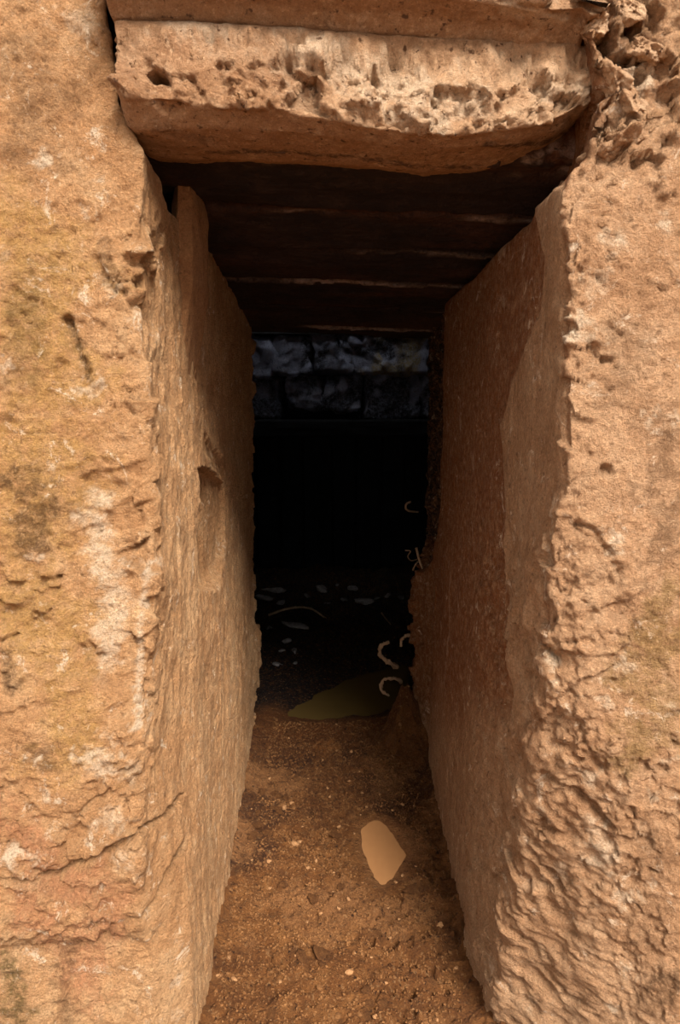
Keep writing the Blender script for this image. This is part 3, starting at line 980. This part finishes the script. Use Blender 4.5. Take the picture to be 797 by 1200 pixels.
for k, (xa, ya, xb, yb_, a) in enumerate([(256, 392, 316, 438, None), (319, 392, 365, 436, None), (367, 388, 408, 434, None), (410, 390, 445, 433, 'ochre'), (447, 388, 504, 436, 'ochre'), (508, 392, 575, 440, None),
                                          (250, 441, 326, 488, None), (336, 440, 376, 478, None), (381, 438, 422, 478, None), (428, 440, 490, 490, None), (494, 442, 570, 488, None)]):
    x0, z1 = bx(xa, ya)
    x1, z0 = bx(xb, yb_)
    dy = .0 if k < 6 else .05
    block('stone_block', x0 - .01, x1 + .01, z0 - .012, z1, 6.0 + dy, .4, 320 + k, M_blue, wb, .03, a)
# timber head and boards closing the opening under the stones
x0, z1 = bx(250, 492)
x1, z0 = bx(560, 512)
block('door_head', x0, x1, z0, z1, 5.97, .4, 340, M_plank, wb, .012)
px = 300
k = 0
while px < 520:
    w = (30, 26, 34, 28)[k % 4]
    xa, z1 = bx(px, 512, 6.22)
    xb, z0 = bx(px + w - 1.5, 684, 6.22)
    block('plank', xa, xb, -.05, z1, 6.2 + .02 * (k % 2), .05, 350 + k, M_plank, wb, .006)
    px += w
    k += 1
for xa, xb in ((235, 298), (522, 580)):
    x0, z1 = bx(xa, 490)
    x1, z0 = bx(xb, 700)
    block('door_pier', x0, x1, -.05, z1, 6.0, .4, 370 + xa, M_cave, wb, .02)

# rubble lying on the chamber floor
rub = [(316, 735, .07), (330, 706, .06), (345, 735, .05), (336, 748, .06), (378, 690, .07), (384, 705, .04), (404, 702, .05), (426, 704, .05), (442, 700, .04), (360, 695, .05), (330, 756, .04), (345, 757, .035), (415, 688, .05), (455, 694, .06), (308, 700, .06), (395, 685, .05), (470, 700, .05), (322, 690, .06), (346, 775, .03), (324, 772, .03)]
rub_lab = {0: 'grey stone lying by the left passage end in the dark chamber', 4: 'largest grey stone in the middle of the chamber floor rubble'}
for k, (x, y, s) in enumerate(rub):
    p = PF(x, y, .06)
    z = floor_z(p[0], p[1])
    p = PF(x, y, z + s * .3)
    s = s * (.7, 1.0, 1.5, .85, 1.2)[k % 5]
    me = rock_mesh('rubble_stone', (s * (.6 + .25 * (k % 3)), s * .5, s * .30), 400 + k, 3, mat=M_rub)
    o = put('rubble_stone', me, (p[0], p[1], floor_z(p[0], p[1]) + s * .2), (0, 0, k * 1.3))
    tag(o, 'dim grey stone among the rubble on the black chamber floor', 'stone', 'rubble on the chamber floor')

# ================================================================== pebbles
peb_m = [rock_mesh('pebble', (1, .8, .6), 500 + k, 2, mat=M_peb) for k in range(5)] + [rock_mesh('pebble', (1, .85, .6), 510 + k, 2, mat=M_pebd) for k in range(4)]
named = [(268, 1123, .0085, 0, 'pale angular pebble near the lower left edge of the mud floor'), (410, 1140, .013, 1, 'large tan pebble on the lower middle of the mud floor'), (333, 947, .012, 2, 'pale flat stone lying above left of the silty puddle'),
         (440, 1192, .008, 3, 'bright pebble at the bottom edge of the photograph'), (508, 1100, .013, 6, 'brown stone beside a crack right of the lower floor'), (315, 1010, .010, 1, 'tan pebble on dark mud left of the silty puddle'),
         (330, 946, .02, 7, 'flat clod on the mud upper left of the puddle'), (345, 990, .014, 2, 'tan clod left of the silty puddle'), (460, 950, .0075, 3, 'whitish pebble just above the silty puddle'), (328, 1151, .006, 3, 'tiny white pebble low on the mud floor')]
for x, y, s, mi, lab in named:
    p = PF(x, y, 0)
    z = floor_z(p[0], p[1])
    p = PF(x, y, z)
    o = put('pebble', peb_m[mi], (p[0], p[1], z + s * .25), (0, .2, x * .1), None, s)
    tag(o, lab, 'pebble')
rr = random.Random(5)
cnt = 0
while cnt < 150:
    y = rr.uniform(1.4, 3.1)
    x = rr.uniform(-.34, .35)
    i, j = np.argmin(np.abs(cy - y)), np.argmin(np.abs(cx - x))
    if s1[i, j] > -.02 or s2[i, j] > -.02:
        continue
    s = rr.uniform(.0045, .0085) * (1.25 if rr.random() < .15 else 1)
    mi = rr.randrange(9)
    o = put('pebble', peb_m[mi], (x, y, FZ[i, j] + s * .15), (rr.uniform(-.4, .4), rr.uniform(-.4, .4), rr.uniform(0, 6)), None, s)
    if mi < 5:
        tag(o, 'small pale pebble set in the brown mud floor of the passage', 'pebble', 'pale pebbles in the mud floor')
    else:
        tag(o, 'small brown pebble set in the brown mud floor of the passage', 'pebble', 'brown pebbles in the mud floor')
    cnt += 1
clods = []
clod_m = [rock_mesh('clod', (1, .85, .55), 540 + k, 3, mat=M_floor, rough=.8) for k in range(5)]
cnt = 0
while cnt < 46:
    y = rr.uniform(1.42, 3.0)
    x = rr.uniform(-.31, .31) if cnt > 12 else rr.uniform(-.31, -.2)
    if cnt <= 12:
        y = rr.uniform(2.2, 2.6)
    i, j = np.argmin(np.abs(cy - y)), np.argmin(np.abs(cx - x))
    if s1[i, j] > -.05 or s2[i, j] > -.05:
        continue
    s = rr.uniform(.010, .022)
    o = put('clod', clod_m[cnt % 5], (x, y, FZ[i, j] + s * .1), (rr.uniform(-.3, .3), rr.uniform(-.3, .3), rr.uniform(0, 6)), None, s)
    if cnt <= 12:
        tag(o, 'crumbled mud clod in the cracked patch along the left passage wall', 'clod', 'clods by the left wall')
    else:
        tag(o, 'lump of brown mud half sunk in the passage floor', 'clod', 'clods in the mud floor')
    clods.append((x, y, s))
    cnt += 1
# uncountable grit: one mesh of tiny stones
import bmesh
bm = bmesh.new()
bmesh.ops.create_icosphere(bm, subdivisions=1, radius=1)
base = np.array([v.co for v in bm.verts])
bf = np.array([[v.index for v in f.verts] for f in bm.faces])
bm.free()
n = 11000
gy_ = RNG.uniform(1.35, 3.2, n)
gx_ = RNG.uniform(-.325, .31, n)
VV, FF = [], []
for k in range(n):
    i, j = np.argmin(np.abs(cy - gy_[k])), np.argmin(np.abs(cx - gx_[k]))
    if s1[i, j] > -.05 or s2[i, j] > -.08 or any((gx_[k] - a) ** 2 + (gy_[k] - b) ** 2 < (1.3 * r) ** 2 for a, b, r in clods):
        continue
    s = RNG.uniform(.0012, .0042)
    v = base * s * RNG.uniform(.6, 1.3, 3) * (1 + .2 * RNG.standard_normal((len(base), 1))) + np.array([gx_[k], gy_[k], FZ[i, j] + s * .3])
    FF.append(bf + 12 * len(VV))
    VV.append(v)
gr_ = mesh_np('grit', np.concatenate(VV), np.concatenate(FF), M_pebd, None, smooth=False)
tag(gr_, 'fine brown grit scattered over the mud floor', 'grit', kind='stuff')


# ================================================================== roots
def root(name, pts, r0, r1, label, group=None, knob=.25):
    pts = np.array(pts, float)
    n = len(pts)
    fine = []
    for i in range(n - 1):
        p0, p1, p2, p3 = pts[max(i - 1, 0)], pts[i], pts[i + 1], pts[min(i + 2, n - 1)]
        for t in np.arange(0, 1, .1):
            fine.append(.5 * ((2 * p1) + (-p0 + p2) * t + (2 * p0 - 5 * p1 + 4 * p2 - p3) * t * t + (-p0 + 3 * p1 - 3 * p2 + p3) * t ** 3))
    fine.append(pts[-1])
    fine = np.array(fine)
    T = np.gradient(fine, axis=0)
    T /= np.linalg.norm(T, axis=1, keepdims=True)
    S = 8
    up = np.array([0, 1, .2])
    A = np.cross(T, up)
    A /= np.linalg.norm(A, axis=1, keepdims=True)
    B = np.cross(T, A)
    ang = np.arange(S) / S * 2 * np.pi
    m = len(fine)
    rad = np.linspace(r0, r1, m)
    ring = fine[:, None] + (A[:, None] * np.cos(ang)[None, :, None] + B[:, None] * np.sin(ang)[None, :, None]) * rad[:, None, None] * (1 + knob * fbm(fine[:, None] + .3 * A[:, None] * ang[None, :, None] * .01, 130, 2, 9))[..., None]
    V = np.concatenate([ring.reshape(-1, 3), fine[:1], fine[-1:]])
    quads = [(i * S + j, i * S + (j + 1) % S, (i + 1) * S + (j + 1) % S, (i + 1) * S + j) for i in range(m - 1) for j in range(S)]
    quads += [(m * S, (j + 1) % S, j) for j in range(S)] + [(m * S + 1, (m - 1) * S + j, (m - 1) * S + (j + 1) % S) for j in range(S)]
    me = bpy.data.meshes.new(name)
    me.from_pydata([tuple(v) for v in V], [], quads)
    for p in me.polygons:
        p.use_smooth = True
    me.materials.append(M_root)
    o = bpy.data.objects.new(name, me)
    COL.objects.link(o)
    tag(o, label, 'root', group)


YR_ = 3.0
root('root', [P(466, 782, 3.08), P(458, 777, 3.02), P(450, 772, 3.0), P(445, 763, 2.99), P(449, 755, 2.99), P(456, 753, 3.0)], .010, .007, 'pale knobbly root curling above the mud mound', None, 1.3)
root('root', [P(470, 798, 3.06), P(460, 795, 2.99), P(450, 797, 2.97), P(446, 805, 2.97), P(450, 812, 2.98), P(456, 815, 3.0)], .008, .006, 'pale root looped on the side of the mud mound', None, 1.2)
root('root', [P(470, 757, 3.02), P(471, 750, 3.02), P(476, 745, 3.03), P(483, 745, 3.06), P(492, 749, 3.1)], .008, .006, 'short pale hooked root sticking from the earthen wall end', None, 1.1)
root('root', [P(488, 642, 3.02), P(491, 655, 3.0), P(496, 668, 3.0), P(502, 676, 3.02)], .006, .004, 'straight pale root hanging at the right wall end', None, .3)
root('root', [P(481, 588, 3.08), P(476, 591, 3.06), P(476, 596, 3.06), P(480, 599, 3.08), P(490, 600, 3.14)], .005, .004, 'small crescent root high on the right wall end', None, .3)
root('root', [P(475, 645, 3.06), P(481, 646, 3.05), P(478, 652, 3.05), P(482, 657, 3.06), P(490, 655, 3.12)], .003, .002, 'thin curly rootlet beside the hanging root', None, .3)
root('root', [P(484, 668, 3.05), P(488, 660, 3.03), P(494, 656, 3.1)], .004, .003, 'stubby rootlet under the thin curl', None, .3)


def onfloor(x, y, h):
    p = PF(x, y, .05)
    z = floor_z(p[0], p[1])
    p = PF(x, y, z + h)
    return (p[0], p[1], floor_z(p[0], p[1]) + h)


root('root', [onfloor(315, 722, .02), onfloor(332, 716, .045), onfloor(350, 713, .045), onfloor(366, 717, .03), onfloor(382, 725, .015)], .010, .007, 'long thin root lying on rubble in the dark chamber', None, .3)
root('root', [onfloor(447, 718, .02), onfloor(452, 725, .02), onfloor(458, 733, .02)], .006, .004, 'thin stick lying behind the olive pool', None, .3)
